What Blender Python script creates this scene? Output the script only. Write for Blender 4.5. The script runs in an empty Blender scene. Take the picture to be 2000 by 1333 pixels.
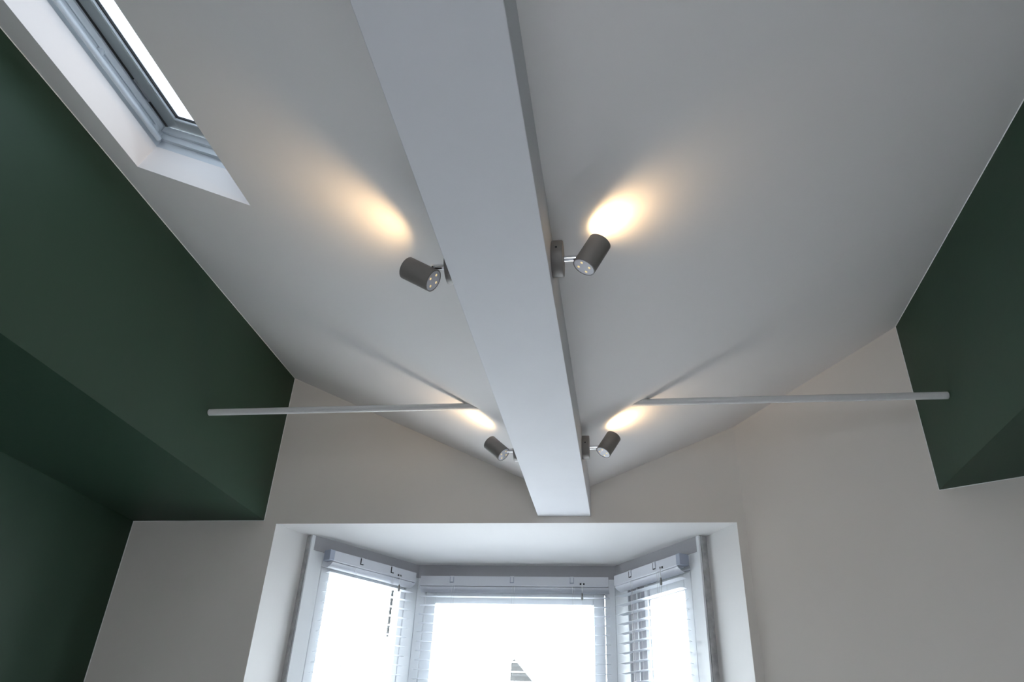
import bpy, bmesh, math
from mathutils import Vector, Matrix, Quaternion

# ------------------------------------------------------------------ camera, world, exposure
S = bpy.context.scene
COL = S.collection
OFF = 1.5                      # eye height: shapes below are measured from eye level, OFF lifts them to the floor

cam_d = bpy.data.cameras.new('camera')
cam = bpy.data.objects.new('camera', cam_d)
COL.objects.link(cam)
S.camera = cam
cam_d.sensor_width = 36.0
cam_d.lens = 1435.46 * 36.0 / 2000.0
cam_d.clip_start = 0.02
yaw, pitch, roll = -0.1679, 0.5374, 0.0475
f = Vector((math.sin(yaw) * math.cos(pitch), math.cos(yaw) * math.cos(pitch), math.sin(pitch)))
r0 = Vector((math.cos(yaw), -math.sin(yaw), 0))
u0 = r0.cross(f)
r = math.cos(roll) * r0 + math.sin(roll) * u0
u = -math.sin(roll) * r0 + math.cos(roll) * u0
cam.matrix_world = Matrix(((r.x, u.x, -f.x, 0), (r.y, u.y, -f.y, 0), (r.z, u.z, -f.z, OFF), (0, 0, 0, 1)))

w = bpy.data.worlds.new('overcast_sky')
S.world = w
w.use_nodes = True
bg = w.node_tree.nodes['Background']
bg.inputs['Color'].default_value = (0.87, 0.925, 1.0, 1)
bg.inputs['Strength'].default_value = 16.2
w.cycles.sampling_method = 'MANUAL'
w.cycles.sample_map_resolution = 64

S.view_settings.view_transform = 'Standard'
S.view_settings.look = 'None'
S.view_settings.gamma = 1.0
S.view_settings.exposure = 0.0
S.view_settings.use_curve_mapping = False
S.cycles.use_denoising = True
S.cycles.max_bounces = 10
S.cycles.diffuse_bounces = 7
S.cycles.transparent_max_bounces = 12
S.cycles.sample_clamp_indirect = 6.0
S.cycles.caustics_reflective = False
S.cycles.caustics_refractive = False

LAMP_POWER = 5.0               # watts of each ceiling spot
LAMP_COLOR = (1.0, 0.69, 0.36)


# ------------------------------------------------------------------ materials
def mat(name, color, rough=0.6, metal=0.0, var=0.0, vscale=3.0, bump=0.0, bscale=120.0, spec=0.5,
        trans=0.0, emit=None, estr=0.0):
    m = bpy.data.materials.new(name)
    m.use_nodes = True
    nt = m.node_tree
    b = nt.nodes['Principled BSDF']
    b.inputs['Base Color'].default_value = (*color, 1)
    b.inputs['Roughness'].default_value = rough
    b.inputs['Metallic'].default_value = metal
    b.inputs['Specular IOR Level'].default_value = spec
    tc = nt.nodes.new('ShaderNodeTexCoord')
    if var > 0:
        nz = nt.nodes.new('ShaderNodeTexNoise')
        nz.inputs['Scale'].default_value = vscale
        nz.inputs['Detail'].default_value = 4
        nt.links.new(tc.outputs['Object'], nz.inputs['Vector'])
        mr = nt.nodes.new('ShaderNodeMapRange')
        mr.inputs['From Min'].default_value = 0.3
        mr.inputs['From Max'].default_value = 0.7
        mr.inputs['To Min'].default_value = 1 - var
        mr.inputs['To Max'].default_value = 1 + var
        nt.links.new(nz.outputs['Fac'], mr.inputs['Value'])
        mx = nt.nodes.new('ShaderNodeVectorMath')
        mx.operation = 'SCALE'
        mx.inputs[0].default_value = color
        nt.links.new(mr.outputs['Result'], mx.inputs['Scale'])
        nt.links.new(mx.outputs['Vector'], b.inputs['Base Color'])
    if bump > 0:
        nb = nt.nodes.new('ShaderNodeTexNoise')
        nb.inputs['Scale'].default_value = bscale
        nb.inputs['Detail'].default_value = 3
        nt.links.new(tc.outputs['Object'], nb.inputs['Vector'])
        bp = nt.nodes.new('ShaderNodeBump')
        bp.inputs['Strength'].default_value = bump
        bp.inputs['Distance'].default_value = 0.002
        nt.links.new(nb.outputs['Fac'], bp.inputs['Height'])
        nt.links.new(bp.outputs['Normal'], b.inputs['Normal'])
    if emit:
        b.inputs['Emission Color'].default_value = (*emit, 1)
        b.inputs['Emission Strength'].default_value = estr
    if trans > 0:
        out = nt.nodes['Material Output']
        tl = nt.nodes.new('ShaderNodeBsdfTranslucent')
        tl.inputs['Color'].default_value = (*color, 1)
        ms = nt.nodes.new('ShaderNodeMixShader')
        ms.inputs['Fac'].default_value = trans
        nt.links.new(b.outputs['BSDF'], ms.inputs[1])
        nt.links.new(tl.outputs['BSDF'], ms.inputs[2])
        nt.links.new(ms.outputs['Shader'], out.inputs['Surface'])
    return m


def glass_mat(name='window_glass', tint=(0.97, 0.99, 0.985)):
    m = bpy.data.materials.new(name)
    m.use_nodes = True
    nt = m.node_tree
    nt.nodes.clear()
    out = nt.nodes.new('ShaderNodeOutputMaterial')
    tr = nt.nodes.new('ShaderNodeBsdfTransparent')
    tr.inputs['Color'].default_value = (*tint, 1)
    gl = nt.nodes.new('ShaderNodeBsdfGlossy')
    gl.inputs['Roughness'].default_value = 0.02
    lw = nt.nodes.new('ShaderNodeLayerWeight')
    lw.inputs['Blend'].default_value = 0.5
    pw = nt.nodes.new('ShaderNodeMath')
    pw.operation = 'POWER'
    pw.inputs[1].default_value = 5.0
    nt.links.new(lw.outputs['Facing'], pw.inputs[0])
    fr = nt.nodes.new('ShaderNodeMath')
    fr.operation = 'MULTIPLY_ADD'
    fr.inputs[1].default_value = 0.3
    fr.inputs[2].default_value = 0.03
    nt.links.new(pw.outputs[0], fr.inputs[0])
    ms = nt.nodes.new('ShaderNodeMixShader')
    nt.links.new(fr.outputs[0], ms.inputs['Fac'])
    nt.links.new(tr.outputs['BSDF'], ms.inputs[1])
    nt.links.new(gl.outputs['BSDF'], ms.inputs[2])
    nt.links.new(ms.outputs['Shader'], out.inputs['Surface'])
    return m


M = {}
M['ceiling'] = mat('white_ceiling_paint', (0.83, 0.80, 0.785), 0.75, var=0.008, vscale=2.0, bump=0.06, bscale=60)
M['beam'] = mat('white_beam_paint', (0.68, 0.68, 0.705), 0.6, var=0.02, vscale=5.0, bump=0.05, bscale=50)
M['beige'] = mat('warm_grey_wall_paint', (0.72, 0.675, 0.625), 0.8, var=0.02, vscale=2.5, bump=0.15, bscale=35)
M['reveal'] = mat('white_reveal_paint', (0.72, 0.71, 0.70), 0.6, var=0.01, vscale=3.0, bump=0.05)
M['green'] = mat('dark_green_wall_paint', (0.021, 0.045, 0.028), 0.55, var=0.03, vscale=2.0, bump=0.12, bscale=40, spec=0.25)
M['upvc'] = mat('white_window_plastic', (0.80, 0.82, 0.84), 0.3, var=0.01)
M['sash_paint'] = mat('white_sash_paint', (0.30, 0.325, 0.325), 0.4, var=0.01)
M['head'] = mat('shaded_head_board', (0.38, 0.375, 0.39), 0.6, var=0.01)  # white board, with the shade under the soffit put into its colour
M['stile'] = mat('grey_stile_sheet', (0.30, 0.30, 0.33), 0.5, var=0.02)  # even grey for the sheet laid over the white stile
M['roof_frame'] = mat('pale_roof_frame_paint', (0.60, 0.645, 0.68), 0.35, var=0.01)
M['gap_shade'] = mat('gap_shade_grey', (0.40, 0.40, 0.40), 0.8, var=0.2, vscale=30)  # shade of the reveal gaps put into a grey, crack included
M['caulk'] = mat('white_caulk', (0.80, 0.80, 0.78), 0.6, var=0.03, vscale=30)
M['rail'] = mat('white_headrail_metal', (0.58, 0.59, 0.63), 0.35, var=0.01)
M['rail_cap'] = mat('grey_end_cap_plastic', (0.30, 0.33, 0.40), 0.5, var=0.03)
M['slat'] = mat('white_slat_paint', (0.84, 0.86, 0.89), 0.4, var=0.005, trans=0.22)
M['cord'] = mat('off_white_cord', (0.72, 0.72, 0.70), 0.8, var=0.05, vscale=80)
M['tassel'] = mat('grey_tassel_plastic', (0.22, 0.21, 0.20), 0.5, var=0.05, vscale=80)
M['dark'] = mat('black_rubber', (0.012, 0.013, 0.014), 0.7, var=0.05, vscale=40)
M['rod'] = mat('white_painted_steel', (0.62, 0.61, 0.60), 0.25, var=0.02, vscale=30)
M['lamp'] = mat('matt_grey_lamp_metal', (0.195, 0.18, 0.168), 0.5, metal=0.15, var=0.02, vscale=60)
M['lamp_back'] = mat('pale_lamp_plastic', (0.62, 0.62, 0.66), 0.45, var=0.02, vscale=80)
M['chrome'] = mat('polished_chrome', (0.80, 0.80, 0.82), 0.08, metal=1.0, var=0.01)
M['lens'] = mat('warm_lamp_lens', (0.9, 0.85, 0.75), 0.3, emit=(1.0, 0.74, 0.42), estr=6.0)
M['vent'] = mat('glowing_vent_hole', (0.5, 0.4, 0.2), 0.5, emit=(1.0, 0.72, 0.36), estr=0.75)
M['floor'] = mat('pale_grey_carpet', (0.76, 0.74, 0.76), 0.9, var=0.05, vscale=6)
M['ground'] = mat('asphalt_ground', (0.62, 0.62, 0.62), 0.9, var=0.1, vscale=0.5)
M['glass'] = glass_mat()
M['roof_glass'] = glass_mat('tinted_roof_glass', (0.36, 0.375, 0.39))
M['rear_roof_glass'] = glass_mat('fill_roof_glass', (0.58, 0.61, 0.66))  # pane of the added rear roof window, tint sets its daylight
M['back_glass'] = glass_mat('fill_back_glass', (0.62, 0.62, 0.62))  # pane of the added back window, tint sets the fill


def tile_mat():
    m = mat('weathered_roof_tiles', (0.10, 0.105, 0.10), 0.8)
    nt = m.node_tree
    b = nt.nodes['Principled BSDF']
    tc = nt.nodes.new('ShaderNodeTexCoord')
    br = nt.nodes.new('ShaderNodeTexBrick')
    br.inputs['Scale'].default_value = 2.2
    br.inputs['Color1'].default_value = (0.012, 0.0125, 0.012, 1)
    br.inputs['Color2'].default_value = (0.018, 0.018, 0.017, 1)
    br.inputs['Mortar'].default_value = (0.008, 0.008, 0.008, 1)
    mp = nt.nodes.new('ShaderNodeMapping')
    mp.inputs['Rotation'].default_value = (math.radians(90), 0, 0)
    nt.links.new(tc.outputs['Object'], mp.inputs['Vector'])
    nt.links.new(mp.outputs['Vector'], br.inputs['Vector'])
    nt.links.new(br.outputs['Color'], b.inputs['Base Color'])
    return m


M['tiles'] = tile_mat()


# ------------------------------------------------------------------ mesh helpers
class MB:
    """Collects shapes given relative to eye level; build() links them as ONE mesh object."""

    def __init__(self):
        self.bm = bmesh.new()

    def hexa(self, pts, mi=0):
        # pts: 8 corners, 0-3 bottom ring, 4-7 top ring
        vs = [self.bm.verts.new(p) for p in pts]
        for q in ((0, 3, 2, 1), (4, 5, 6, 7), (0, 1, 5, 4), (1, 2, 6, 5), (2, 3, 7, 6), (3, 0, 4, 7)):
            fc = self.bm.faces.new([vs[i] for i in q])
            fc.material_index = mi
        return self

    def box(self, x0, x1, y0, y1, z0, z1, basis=None, mi=0):
        P = [(x0, y0, z0), (x1, y0, z0), (x1, y1, z0), (x0, y1, z0), (x0, y0, z1), (x1, y0, z1), (x1, y1, z1), (x0, y1, z1)]
        if basis:
            P = [basis(*p) for p in P]
        return self.hexa(P, mi)

    def prism(self, poly, z0, z1, axis='z', mi=0):
        def p3(a, b, c):
            return {'z': (a, b, c), 'y': (a, c, b)}[axis]
        lo = [self.bm.verts.new(p3(a, b, z0)) for a, b in poly]
        hi = [self.bm.verts.new(p3(a, b, z1)) for a, b in poly]
        n = len(poly)
        self.bm.faces.new(lo).material_index = mi
        self.bm.faces.new(hi).material_index = mi
        for i in range(n):
            self.bm.faces.new([lo[i], lo[(i + 1) % n], hi[(i + 1) % n], hi[i]]).material_index = mi
        return self

    def lathe(self, prof, a, d, seg=32, cap=True):
        """prof: list of (distance along axis, radius); a: start, d: unit axis"""
        a = Vector(a)
        d = Vector(d).normalized()
        p = d.orthogonal().normalized()
        q = d.cross(p)
        rings = []
        for t, rad in prof:
            rings.append([self.bm.verts.new(a + d * t + (p * math.cos(2 * math.pi * k / seg) + q * math.sin(2 * math.pi * k / seg)) * rad)
                          for k in range(seg)])
        for i in range(len(rings) - 1):
            for k in range(seg):
                fc = self.bm.faces.new([rings[i][k], rings[i][(k + 1) % seg], rings[i + 1][(k + 1) % seg], rings[i + 1][k]])
                fc.smooth = True
        if cap:
            self.bm.faces.new(rings[0])
            self.bm.faces.new(rings[-1])
        return self

    def tube(self, a, b, rad, seg=12):
        a, b = Vector(a), Vector(b)
        return self.lathe([(0, rad), ((b - a).length, rad)], a, b - a, seg)

    def build(self, name, m, parent=None, local=False, bevel=0.0, slots=()):
        bmesh.ops.recalc_face_normals(self.bm, faces=self.bm.faces)
        me = bpy.data.meshes.new(name)
        if not local:
            base = Vector((0, 0, 0))
            if parent is not None:
                pp = parent
                while pp is not None:
                    base += Vector(pp.location)
                    pp = pp.parent
            bmesh.ops.translate(self.bm, verts=self.bm.verts, vec=Vector((0, 0, OFF)) - base)
        self.bm.to_mesh(me)
        self.bm.free()
        me.materials.append(m)
        for s in slots:
            me.materials.append(s)
        o = bpy.data.objects.new(name, me)
        COL.objects.link(o)
        if parent is not None:
            o.parent = parent
        if bevel > 0:
            bv = o.modifiers.new('bevel', 'BEVEL')
            bv.width = bevel
            bv.segments = 2
            bv.limit_method = 'ANGLE'
        # keep curved sides smooth and flat sides crisp
        me.set_sharp_from_angle(angle=math.radians(35))
        return o


def tag(o, label=None, cat=None, group=None, kind=None):
    if label:
        o['label'] = label
    if cat:
        o['category'] = cat
    if group:
        o['group'] = group
    if kind:
        o['kind'] = kind
    return o


def empty(name, loc):
    o = bpy.data.objects.new(name, None)
    COL.objects.link(o)
    o.location = (loc[0], loc[1], loc[2] + OFF)
    o.empty_display_size = 0.1
    return o


# ------------------------------------------------------------------ the measured room (metres from the eye)
XL, XR = -1.685, 1.156          # green upper walls
ZTL, ZTR = 1.757, 1.704         # where the slopes meet them
XLL, XRL = -2.357, 1.85         # lower walls under the overhangs
ZSL, ZSR = 0.999, 0.987         # undersides of the overhangs
YG = 3.2                        # window wall
YB = -2.3                       # wall behind the camera
ZF = -OFF                       # floor
XB1, XB2, ZB = -0.387, -0.152, 1.012   # central beam
ZVL, ZVR = 1.157, 1.151         # slopes at the beam
XVR = -0.147
ZLIN = 0.983                    # head of the bay opening
P0, P1, P2, P3 = (-1.501, 3.392), (-1.122, 3.955), (-0.068, 3.955), (0.315, 3.406)
XO1, XO2, XST = -1.621, 0.470, 0.505

floor = MB().box(-2.7, 2.2, YB - .3, 4.3, ZF - .2, ZF).build('floor', M['floor'])
tag(floor, 'pale grey floor of the room', 'floor', kind='structure')

# left and right green walls with their overhanging upper parts
wl = MB()
wl.prism([(XL, ZSL), (XL, ZTL + .03), (-2.7, ZTL + .03), (-2.7, ZF), (XLL, ZF), (XLL, ZSL)], YB, YG, axis='y')
tag(wl.build('wall_left', M['green']), 'dark green wall with overhanging upper part, on the left', 'wall', kind='structure')
wr = MB()
wr.prism([(XR, ZSR), (XR, ZTR + .03), (2.2, ZTR + .03), (2.2, ZF), (XRL, ZF), (XRL, ZSR)], YB, YG, axis='y')
tag(wr.build('wall_right', M['green']), 'dark green wall with overhanging upper part, on the right', 'wall', kind='structure')

# window wall: left pier, lintel with the bay soffit, right pier that turns towards the room
wf = MB()
wf.prism([(-2.7, YG), (XO1, YG), (-1.528, 3.425), (-1.60, 3.62), (-2.7, 3.62)], ZF, ZLIN)
wf.prism([(-2.7, ZLIN), (XST, ZLIN), (XST, 1.49), (XVR, 1.22), (XB1, 1.22), (XL, 1.84), (-2.7, 1.84)], YG, 4.35, axis='y')
wf.prism([(XO2, YG), (XST, YG), (XST, 3.64), (0.42, 3.64), (0.342, 3.440)], ZF, ZLIN)
wf.prism([(XST, YG), (XRL + .1, 2.37), (XRL + .1, 3.6), (XST, 3.6)], ZF, 1.75)
# low walls below the bay windows
for a, b in ((P0, P1), (P1, P2), (P2, P3)):
    n = Vector((-(b[1] - a[1]), b[0] - a[0])).normalized() * 0.22
    wf.prism([a, b, (b[0] + n.x, b[1] + n.y), (a[0] + n.x, a[1] + n.y)], ZF, -0.87)
o = wf.build('wall_front', M['beige'], slots=[M['reveal']])
for p in o.data.polygons:
    c = o.matrix_world @ p.center
    nz = p.normal
    if nz.z < -0.9 and c.z > 2.0:
        p.material_index = 1
    elif c.y > YG + .02 and abs(nz.z) < .1 and c.z < ZLIN + OFF and (abs(nz.x) > .3) and -1.62 < c.x < .48:
        p.material_index = 1
tag(o, 'warm grey wall around the bay window', 'wall', kind='structure')

# head board above the bay windows
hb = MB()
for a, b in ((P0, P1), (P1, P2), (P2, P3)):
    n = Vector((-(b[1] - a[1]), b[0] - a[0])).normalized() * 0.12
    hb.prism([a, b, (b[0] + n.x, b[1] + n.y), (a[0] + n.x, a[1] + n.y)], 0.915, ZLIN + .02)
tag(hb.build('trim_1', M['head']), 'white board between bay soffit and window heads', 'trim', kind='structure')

# back wall behind the camera, with an unseen window added for fill light
bx0, bx1, bz0, bz1 = -0.9, 1.3, -0.55, 0.75
wb = MB()
wb.box(-2.7, bx0, YB - .25, YB, ZF, 1.8)
wb.box(bx1, 2.2, YB - .25, YB, ZF, 1.8)
wb.box(bx0, bx1, YB - .25, YB, ZF, bz0)
wb.box(bx0, bx1, YB - .25, YB, bz1, 1.8)
tag(wb.build('wall_back', M['beige']), 'warm grey wall behind the viewer', 'wall', kind='structure')

# sloping ceilings with their roof window openings
A_L, B_L = Vector((XL, 0, ZTL)), Vector((XB1 + .02, 0, ZVL - .009))
A_R, B_R = Vector((XR, 0, ZTR)), Vector((XVR - .02, 0, ZVR - .008))


def slope(A, B):
    es = (B - A).normalized()
    en = Vector((-es.z, 0, es.x))
    if en.z < 0:
        en = -en
    return (lambda s, y, n: tuple(A + es * s + en * n + Vector((0, y, 0)))), (B - A).length


bl, LL = slope(A_L, B_L)
br_, LR = slope(A_R, B_R)
SK_L = (0.136, 0.632, -0.05, 1.597)      # s0, s1, y0, y1 of the visible roof window opening
SK_R = (0.16, 1.05, -1.45, -0.35)        # second one, added unseen behind the camera for its daylight
TH = 0.098


def ceiling(bs, L, hole):
    c = MB()
    s0, s1, y0, y1 = hole
    c.box(-.12, s0, YB - .1, YG + .1, 0, TH, bs)
    c.box(s1, L, YB - .1, YG + .1, 0, TH, bs)
    c.box(s0, s1, YB - .1, y0, 0, TH, bs)
    c.box(s0, s1, y1, YG + .1, 0, TH, bs)
    return c


tag(ceiling(bl, LL, SK_L).build('ceiling', M['ceiling']), 'white ceiling slope left of the beam', 'ceiling', kind='structure')
tag(ceiling(br_, LR, SK_R).build('ceiling', M['ceiling']), 'white ceiling slope right of the beam', 'ceiling', kind='structure')

# central boxed beam
bm_ = MB().box(XB1, XB2, YB, YG, ZB, 1.42)
tag(bm_.build('ceiling_beam', M['beam'], bevel=0.0015), 'long white boxed beam running down the middle of the ceiling', 'beam')


# ------------------------------------------------------------------ roof windows
def roof_window(name, bs, hole, label, bar):
    s0, s1, y0, y1 = hole
    c = Vector(bs((s0 + s1) / 2, (y0 + y1) / 2, TH))
    root = empty(name, c)
    tag(root, label, 'window', kind='structure')
    n0, n1 = TH, 0.172
    fr = MB()
    fr.box(s0 - .05, s0 - .008, y0 - .05, y1 + .05, n0, n1, bs)
    fr.box(s1 + .008, s1 + .05, y0 - .05, y1 + .05, n0, n1, bs)
    fr.box(s0 - .008, s1 + .008, y0 - .05, y0 - .008, n0, n1, bs)
    fr.box(s0 - .008, s1 + .008, y1 + .004, y1 + .05, n0, n1, bs)
    # steps of the end rail
    fr.box(s0 - .008, s1 + .008, y1 - .010, y1 + .004, n0 + .030, n1, bs)
    fr.box(s0 - .008, s1 + .008, y1 - .022, y1 - .010, n0 + .052, n1, bs)
    fr.box(s0 - .008, s1 + .008, y0 - .008, y0 + .012, n0 + .030, n1, bs)
    fo = fr.build('window_frame', M['roof_frame'], root)
    # sash: four bars a little proud of the frame
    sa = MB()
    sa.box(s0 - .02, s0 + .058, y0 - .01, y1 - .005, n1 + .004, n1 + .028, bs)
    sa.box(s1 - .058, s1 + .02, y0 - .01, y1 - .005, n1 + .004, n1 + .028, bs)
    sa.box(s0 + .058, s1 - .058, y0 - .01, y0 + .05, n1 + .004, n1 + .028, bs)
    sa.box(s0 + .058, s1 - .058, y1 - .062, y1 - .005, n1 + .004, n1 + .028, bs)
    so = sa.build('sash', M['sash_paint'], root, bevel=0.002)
    bd = MB()
    for k in (0, 1):
        ss = s0 + .058 if k == 0 else s1 - .064
        bd.box(ss, ss + .006, y0 + .05, y1 - .062, n1 + .006, n1 + .019, bs)
    bd.box(s0 + .064, s1 - .064, y1 - .068, y1 - .062, n1 + .006, n1 + .019, bs)
    bd.build('glazing_bead', M['roof_frame'], so)
    gk = MB()
    gk.box(s0 + .064, s0 + .070, y0 + .05, y1 - .068, n1 + .013, n1 + .019, bs)
    gk.box(s0 + .070, s1 - .064, y1 - .073, y1 - .068, n1 + .013, n1 + .019, bs)
    gk.box(s0 - .006, s0 - .001, y0, y1 - .01, n1 - .001, n1 + .006, bs)
    gk.build('rubber_seal', M['dark'], so)
    MB().box(s0 + .055, s1 - .055, y0 + .045, y1 - .058, n1 + .020, n1 + .024, bs).build('glass_pane', M['roof_glass'] if bar else M['rear_roof_glass'], so)
    if bar:
        # long handle bar on brackets, with the ventilation flap behind it
        fl = MB().box(s0 - .009, s0 - .001, y0 + .02, y1 - .03, n0 + .046, n1 - .006, bs)
        fl.build('ventilation_flap', M['roof_frame'], root, bevel=0.003)
        hb_ = MB()
        hb_.tube(bs(s0 + .012, y0 + .06, n0 + .018), bs(s0 + .012, y1 - .022, n0 + .018), .0095, 20)
        hbo = hb_.build('handle_bar', M['roof_frame'], root)
        for yy in (y0 + .08, .45, .84, 1.25, y1 - .045):
            bk = MB()
            bk.lathe([(0, .015), (.008, .012), (.022, .006), (.034, .005)], bs(s0 - .009, yy, n0 + .040), Vector(bs(.02, 0, -.016)) - Vector(bs(0, 0, 0)), 14)
            bk.build('bar_bracket', M['roof_frame'], hbo)
        for yy in (0.98, 1.42):
            MB().box(s0 - .004, s0 + .004, yy - .045, yy + .045, n1 - .003, n1 + .007, bs).build('hinge_plate', M['chrome'], root)
    return root


roof_window('window_4', bl, SK_L, 'roof window in the left ceiling slope, with a long white handle bar', True)
roof_window('fill_roof_window', br_, SK_R, 'roof window added in the right slope behind the viewer for daylight', False)

# unseen back window, added to fill the room with daylight
rw = empty('fill_window', ((bx0 + bx1) / 2, YB - .1, bz0))
tag(rw, 'broad white fill-light window added behind the viewer', 'window', kind='structure')
fr = MB()
for a, b in ((bx0, bx0 + .06), (bx1 - .06, bx1), ((bx0 + bx1) / 2 - .035, (bx0 + bx1) / 2 + .035)):
    fr.box(a, b, YB - .15, YB - .08, bz0, bz1)
fr.box(bx0, bx1, YB - .15, YB - .08, bz0, bz0 + .06)
fr.box(bx0, bx1, YB - .15, YB - .08, bz1 - .06, bz1)
fr.build('window_frame', M['upvc'], rw)
MB().box(bx0 + .05, bx1 - .05, YB - .117, YB - .113, bz0 + .05, bz1 - .05).build('glass_pane', M['back_glass'], rw)


# ------------------------------------------------------------------ bay windows
def seg_basis(a, b):
    """s runs a->b, t is into the room, z up"""
    a3, b3 = Vector((a[0], a[1], 0)), Vector((b[0], b[1], 0))
    e = (b3 - a3).normalized()
    n = Vector((e.y, -e.x, 0))
    return (lambda s, t, z: tuple(a3 + e * s + n * t + Vector((0, 0, z)))), (b3 - a3).length


WB, WT = -0.85, 0.915


def frame_rect(mb, bs, s0, s1, z0, z1, wl_, wr_, wb_, wt_, t0, t1):
    mb.box(s0, s0 + wl_, t0, t1, z0, z1, bs)
    mb.box(s1 - wr_, s1, t0, t1, z0, z1, bs)
    mb.box(s0 + wl_, s1 - wr_, t0, t1, z0, z0 + wb_, bs)
    mb.box(s0 + wl_, s1 - wr_, t0, t1, z1 - wt_, z1, bs)


def bay_window(name, a, b, label, far_left):
    """far_left None: front window. True: the wide sash stile is on the s=0 side; False: on the s=L side"""
    bs, L = seg_basis(a, b)
    c = bs(L / 2, 0, WB)
    root = empty(name, c)
    tag(root, label, 'window', kind='structure')
    fr, sa, gk = MB(), MB(), MB()
    if far_left is None:
        frame_rect(fr, bs, 0, L, WB, WT, .046, .053, .06, .066, -.07, 0)
        q0, q1, zt = .050, L - .057, .843
        gk_l = gk.box(.046, L - .053, -.06, -.006, zt, .851, bs)
        frame_rect(sa, bs, q0, q1, WB + .065, zt, .056, .054, .06, .058, -.055, -.004)
        g0, g1, gt = q0 + .056, q1 - .054, zt - .058
    else:
        f0, f1 = (.112, .062) if far_left else (.062, .075)
        frame_rect(fr, bs, 0, L, WB, WT, f0, f1, .06, .066, -.07, 0)
        zt = .840
        q0, q1 = (f0 + .020, L - f1 - .004) if far_left else (f0 + .004, L - f1 - .020)
        w0, w1 = (.155, .052) if far_left else (.052, .030)
        q0, q1 = (q0, q1) if far_left else (f0 + .004, L - f1 - .002)
        fr.box(f0, L - f1, -.065, -.012, zt, .8495, bs)
        if far_left:
            gk.box(f0, q0, -.06, -.030, WB + .06, zt, bs)
        else:
            gk.box(.545, .551, -.050, -.035, .60, zt, bs)
        frame_rect(sa, bs, q0, q1, WB + .065, zt, w0, w1, .06, .075 if far_left else .012, -.055, -.004)
        # raised ribs of the broad stile, over an added grey sheet
        if far_left:
            sp = MB().box(q0 + .004, q0 + .128, -.004, .0015, WB + .075, zt - .004, bs)
            sp.build('stile_panel', M['stile'], root)
            for k in ((.058, .070), (.125, .150)):
                sa.box(q0 + k[0], q0 + k[1], -.004, .006, WB + .065, zt, bs)
        g0, g1, gt = q0 + w0, q1 - w1, zt - (.075 if far_left else .012)
    fr.build('window_frame', M['upvc'], root, bevel=0.003)
    so = sa.build('sash', M['upvc'], root, bevel=0.003)
    gk.build('rubber_seal', M['dark'], root)
    MB().box(g0 - .008, g1 + .008, -.034, -.030, WB + .12, gt + .008, bs).build('glass_pane', M['glass'], so)
    return bs, L, g0, g1


bay_window('window_1', P1, P2, 'broad front window of the bay', None)
bay_window('window_2', P0, P1, 'narrow angled window on the left of the bay', False)
bay_window('window_3', P2, P3, 'narrow angled window on the right of the bay', True)

# corner posts of the bay
tp = MB()
tp.prism([(P1[0], P1[1]), (P1[0], P1[1] + .09), (P1[0] - .075, P1[1] + .05)], -.87, .915)
tag(tp.build('trim_2', M['upvc']), 'white corner post on the left of the bay', 'trim', kind='structure')
tp = MB()
tp.prism([(P2[0], P2[1]), (P2[0] + .075, P2[1] + .055), (P2[0], P2[1] + .09)], -.87, .915)
tag(tp.build('trim_3', M['upvc']), 'white corner post on the right of the bay', 'trim', kind='structure')
# side boards where the bay frames meet the plaster reveals
for nm, a, b, s0, s1, lab in (('trim_4', P0, P1, -.018, .0, 'white edge board at the left reveal'),
                             ('trim_5', P2, P3, .669, .687, 'white edge board at the right reveal')):
    bs, L = seg_basis(a, b)
    tag(MB().box(s0, s1, -.10, .004, WB, ZLIN - .001, bs).build(nm, M['upvc']), lab, 'trim', kind='structure')
for nm, a, b, s0, lab in (('gap_shade_left', P0, P1, -.0235, 'dark strip at the left reveal, painted shade of the gap'),
                         ('gap_shade_right', P2, P3, .687, 'dark strip at the right reveal, painted gap shade and crack')):
    bs, L = seg_basis(a, b)  # thin strips stand in for the shade between board and reveal
    tag(MB().box(s0, s0 + .0055, -.06, -.006, WB, ZLIN - .002, bs).build(nm, M['gap_shade']), lab, 'trim', kind='structure')
# pale caulk beads where the green walls meet their neighbours
RY = YG - .579 * (XR - XST)
LY = YG - .579 * (XRL - XST)
for nm, pts, lab in (('trim_9', [(XLL, YG, ZF + .01), (XLL, YG, ZSL), (XL, YG, ZSL), (XL, YG, ZTL), (XL, YB, ZTL)], 'pale caulk line along the left green wall'),
                     ('trim_10', [(XRL, LY, ZF + .01), (XRL, LY, ZSR), (XR, RY, ZSR), (XR, RY, ZTR), (XR, YB, ZTR)], 'pale caulk line along the right green wall')):
    cb = MB()
    for a, b in zip(pts, pts[1:]):
        cb.tube(a, b, .0026, 8)
    tag(cb.build(nm, M['caulk']), lab, 'trim', kind='structure')
# window board
sb = MB()
sb.prism([(-1.50, 3.30), (.33, 3.30), P3, P2, P1, P0], -.87, -.847)
tag(sb.build('trim_6', M['reveal'], bevel=.004), 'white window board of the bay', 'trim', kind='structure')


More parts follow.
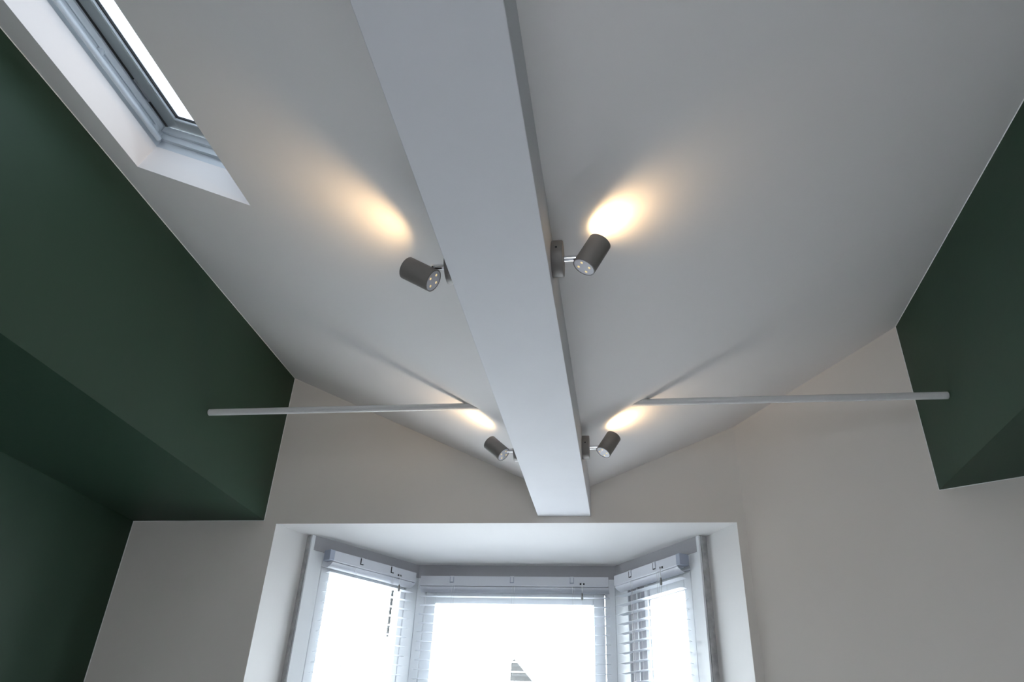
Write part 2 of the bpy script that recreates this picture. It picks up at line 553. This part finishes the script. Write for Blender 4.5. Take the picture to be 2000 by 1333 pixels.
# ------------------------------------------------------------------ venetian blinds
def blind(a, b, s0, s1, ztop, clips, cords, pull, label, caps, toff=.060, slot=None):
    bs, L = seg_basis(a, b)
    root = empty('venetian_blind', bs((s0 + s1) / 2, toff - .025, ztop))
    tag(root, label, 'blind', 'white venetian blinds in the bay')
    # headrail with a rolled lower edge
    prof = [(toff, ztop), (toff, ztop - .046), (toff - .004, ztop - .050), (toff - .012, ztop - .051),
            (toff - .044, ztop - .051), (toff - .048, ztop - .046), (toff - .048, ztop)]
    hr = MB()
    lo = [hr.bm.verts.new(bs(s0, t, z)) for t, z in prof]
    hi = [hr.bm.verts.new(bs(s1, t, z)) for t, z in prof]
    hr.bm.faces.new(lo)
    hr.bm.faces.new(hi)
    for i in range(len(prof)):
        j = (i + 1) % len(prof)
        hr.bm.faces.new([lo[i], lo[j], hi[j], hi[i]])
    rail = hr.build('headrail', M['rail'], root)
    for e in caps:
        x0, x1 = (s0 - .026, s0 + .002) if e == 0 else (s1 - .002, s1 + .026)
        MB().box(x0, x1, toff - .050, toff + .002, ztop - .048, ztop + .002, bs).build('end_cap', M['rail_cap'], root, bevel=.002)
    for cs in clips:
        ck = MB().box(cs - .009, cs + .009, toff - .002, toff + .0035, ztop - .030, ztop + .001, bs)
        co = ck.build('bracket_clip', M['rail'], rail, bevel=.001)
        sl = MB()
        sl.box(cs - .0105, cs - .0075, toff, toff + .004, ztop - .032, ztop - .004, bs)
        sl.box(cs - .0105, cs + .007, toff, toff + .004, ztop - .034, ztop - .0305, bs)
        if slot:
            sl.box(cs + .0075, cs + .0105, toff, toff + .004, ztop - .034, ztop - .004, bs)
        sl.build('slot', slot or M['dark'], co)
    # slats: gently crowned strips, one below the other
    sm = MB()
    tc = toff - .026
    z = ztop - .100
    nseg = 6
    k = 0
    tops = []
    while z > .10:
        tilt = -.05
        rows = []
        for e in (s0 - .002, s1 + .002):
            row_t, row_b = [], []
            for i in range(nseg + 1):
                v = i / nseg - .5
                t = tc + v * .050
                zz = z + .0030 * (1 - 4 * v * v) + v * .050 * math.tan(tilt)
                row_t.append(sm.bm.verts.new(bs(e, t, zz + .0005)))
                row_b.append(sm.bm.verts.new(bs(e, t, zz - .0005)))
            rows.append(row_t + row_b[::-1])
        n = len(rows[0])
        sm.bm.faces.new(rows[0])
        sm.bm.faces.new(rows[1])
        for i in range(n):
            j = (i + 1) % n
            fc = sm.bm.faces.new([rows[0][i], rows[0][j], rows[1][j], rows[1][i]])
        tops.append(z)
        z -= .0445
        k += 1
    sm.build('slats', M['slat'], root)
    MB().box(s0 - .002, s1 + .002, tc - .025, tc + .025, tops[-1] - .040, tops[-1] - .025, bs).build('bottom_rail', M['rail'], root, bevel=.003)
    # valance slat tucked against the rail
    vs = MB()
    vp = [(toff - .002, ztop - .0535), (toff - .020, ztop - .066), (toff - .044, ztop - .0735), (toff - .044, ztop - .0750), (toff - .021, ztop - .0675), (toff - .003, ztop - .0550)]
    lo = [vs.bm.verts.new(bs(s0 - .002, t, zz)) for t, zz in vp]
    hi = [vs.bm.verts.new(bs(s1 + .002, t, zz)) for t, zz in vp]
    vs.bm.faces.new(lo)
    vs.bm.faces.new(hi)
    for i in range(len(vp)):
        j = (i + 1) % len(vp)
        vs.bm.faces.new([lo[i], lo[j], hi[j], hi[i]])
    vs.build('valance_slat', M['rail'], root)
    for cs in cords:
        cm = MB()
        for t in (tc + .027, tc - .027):
            cm.tube(bs(cs, t, ztop - .048), bs(cs, t, tops[-1]), .0007, 6)
        cm.tube(bs(cs + .012, tc + .0265, ztop - .048), bs(cs + .012, tc + .0265, tops[-1]), .0006, 6)
        cm.build('ladder_cord', M['cord'], root)
    hl = MB()
    for e in (-.008, .008):
        hl.box(pull + e - .0045, pull + e + .0045, toff - .001, toff + .0015, ztop - .040, ztop - .031, bs)
    hl.build('cord_holes', M['dark'], rail)
    pc = MB()
    pc.tube(bs(pull - .003, toff + .006, ztop - .035), bs(pull, toff + .006, ztop - .082), .0008, 6)
    MB().tube(bs(pull + .004, toff + .006, ztop - .035), bs(pull, toff + .006, ztop - .082), .0008, 6).build('pull_cord', M['cord'], root)
    po = pc.build('pull_cord', M['cord'], root)
    MB().tube(bs(pull, toff + .006, ztop - .114), bs(pull, toff + .006, ztop - .175), .0007, 6).build('cord_tail', M['cord'], po)
    MB().lathe([(0, .0025), (.006, .004), (.028, .0058), (.034, .004)], bs(pull, toff + .006, ztop - .082), (0, 0, -1), 12).build('tassel', M['tassel'], po)
    return root


blind(P1, P2, .030, 1.022, .912, (.201, .522, .835), (.205, .525, .838), .888, 'widest white venetian blind, across the front window of the bay', (), slot=M['rail_cap'])
blind(P0, P1, .085, .612, .920, (.254, .450), (.215, .450), .500, 'white venetian blind in the angled window left of the bay front', (0,))
blind(P2, P3, .082, .590, .908, (.226, .424), (.228, .440), .475, 'white venetian blind in the angled window right of the bay front', (1,))

# ------------------------------------------------------------------ tie rods
YR, ZR = 2.5423, 1.2449
xli = XB1 - (ZR - ZVL) / (ZTL - ZVL) * (XB1 - XL)
xri = XVR + (ZR - ZVR) / (ZTR - ZVR) * (XR - XVR)
RR = .0135
rd = MB().lathe([(0, RR - .002), (.002, RR), (xli + .05 - XL - .003, RR)], (XL + .001, YR, ZR + .004), Vector((xli + .05 - XL, 0, -.004)), 24)
tag(rd.build('tie_rod', M['rod']), 'white round tie rod from the left green wall to the ceiling left of the beam', 'rod', 'steel tie rods across the room')
rd = MB().lathe([(0, RR - .002), (.002, RR), (XR - xri + .05 - .003, RR)], (XR - .001, YR, ZR - .006), Vector((xri - .05 - XR, 0, .004)), 24)
tag(rd.build('tie_rod', M['rod']), 'white round tie rod from the right green wall to the ceiling right of the beam', 'rod', 'steel tie rods across the room')


# ------------------------------------------------------------------ ceiling spots
def make_spot(x, y, z, sgn, aim, back, label, power=1.0):
    """x: beam face; sgn: +1 points right, -1 left; back: centre of the head's rear face; aim: beam direction"""
    root = empty('spotlight', (x, y, z))
    tag(root, label, 'spotlight', 'grey spotlights on the sides of the beam')
    pl = MB().lathe([(0, .0445), (.001, .0450), (.025, .0450), (.027, .0440)], (x, y, z), (sgn, 0, 0), 48)
    po = pl.build('wall_plate', M['lamp'], root)
    MB().lathe([(0, .0028), (.001, .0028)], (x + sgn * .013, y - .0445, z + .0020), (0, -1, .05), 10).build('screw', M['dark'], po)
    B = Vector(back)
    d = Vector(aim).normalized()
    R = .029
    L = .087
    # joint: chrome stub from plate to the side of the head
    a0 = Vector((x + sgn * .027, y, z))
    side = a0 + Vector((sgn * .036, 0, 0))
    foot = B + d * max(0.012, min(.06, (side - B).dot(d)))
    to = (foot - side)
    ar = MB()
    ar.lathe([(0, .0075), (.031, .0075)], a0, (sgn, 0, 0), 24)
    ar.tube(a0 + Vector((sgn * .030, 0, 0)), side + to.normalized() * max(.002, to.length - R + .004), .0055, 16)
    ar.lathe([(0, .002), (.002, .0065), (.007, .0082), (.012, .0065), (.014, .002)], a0 + Vector((sgn * .028, 0, 0)), (sgn, 0, 0), 20)
    ar.build('swivel_arm', M['chrome'], root)
    sh = MB()
    sh.lathe([(0.0030, R - .0035), (0, R - .0022), (.0008, R), (L - .001, R), (L, R - .0012), (L - .001, R - .0024), (L - .012, R - .0028), (L - .014, R - .004)], B, d, 64, cap=False)
    so = sh.build('lamp_shade', M['lamp'], root)
    bc = MB().lathe([(.0012, R - .0028), (.0028, R - .0026)], B, d, 48)
    bo = bc.build('back_plate', M['lamp_back'], so)
    p = d.orthogonal().normalized()
    q = d.cross(p)
    for k in range(4):
        an = 2 * math.pi * k / 4 + .5
        cc = B + (p * math.cos(an) + q * math.sin(an)) * .0155
        MB().lathe([(0, .0031), (.0016, .0031)], cc + d * .0004, d, 12).build('vent_hole', M['vent'], so)
    bu = MB().lathe([(L - .014, R - .0045), (L - .011, R - .0045)], B, d, 48)
    bu.build('bulb', M['lens'], so)
    ld = bpy.data.lights.new('spot_bulb', 'SPOT')
    ld.energy = LAMP_POWER * power
    ld.color = LAMP_COLOR
    ld.spot_size = math.radians(120)
    ld.spot_blend = 1.0
    ld.shadow_soft_size = .018
    lo = bpy.data.objects.new('spot_bulb', ld)
    COL.objects.link(lo)
    lo.parent = root
    lo.location = B + d * (L - .008) + Vector((0, 0, OFF)) - Vector(root.location)
    lo.rotation_euler = (-d).to_track_quat('Z', 'Y').to_euler()
    return root


make_spot(XB2, 1.427, 1.090, 1, (.4647, .04, .8839), (-.0762, 1.427, 1.0604), 'nearer grey spotlight on the right side of the beam, aimed up', 0.85)
make_spot(XB1, 1.433, 1.090, -1, (-.8515, .0137, .5241), (-.445, 1.430, 1.0462), 'nearer grey spotlight on the left side of the beam, aimed outwards', 1.4)
make_spot(XB2, 2.605, 1.090, 1, (.45, .20, .80), (-.0741, 2.600, 1.0660), 'farther grey spotlight on the right side of the beam, near the window wall')
make_spot(XB1, 2.620, 1.090, -1, (-.70, .15, .66), (-.4535, 2.615, 1.0705), 'farther grey spotlight on the left side of the beam, near the window wall')

# ------------------------------------------------------------------ outside
g = MB().box(-60, 60, 4.6, 90, -4.7, -4.5)
tag(g.build('ground', M['ground']), 'grey street ground outside', 'ground', kind='structure')
nh = empty('neighbouring_house', (-1.5, 20, -4.5))
tag(nh, 'house roof with a steep tiled gable seen through the front bay window', 'house')
MB().prism([(-3.03, -4.5), (2.4, -4.5), (2.4, -.9), (-3.03, -.9)], 20.0, 26.0, axis='y').build('wall', M['beige'], nh)
MB().prism([(-3.06, -.9), (-3.00, 2.55), (-2.93, 2.62), (2.6, -4.0 + 0.4), (2.6, -.9)][:3] + [(.35, -.9)], 19.9, 26.1, axis='y').build('roof', M['tiles'], nh)
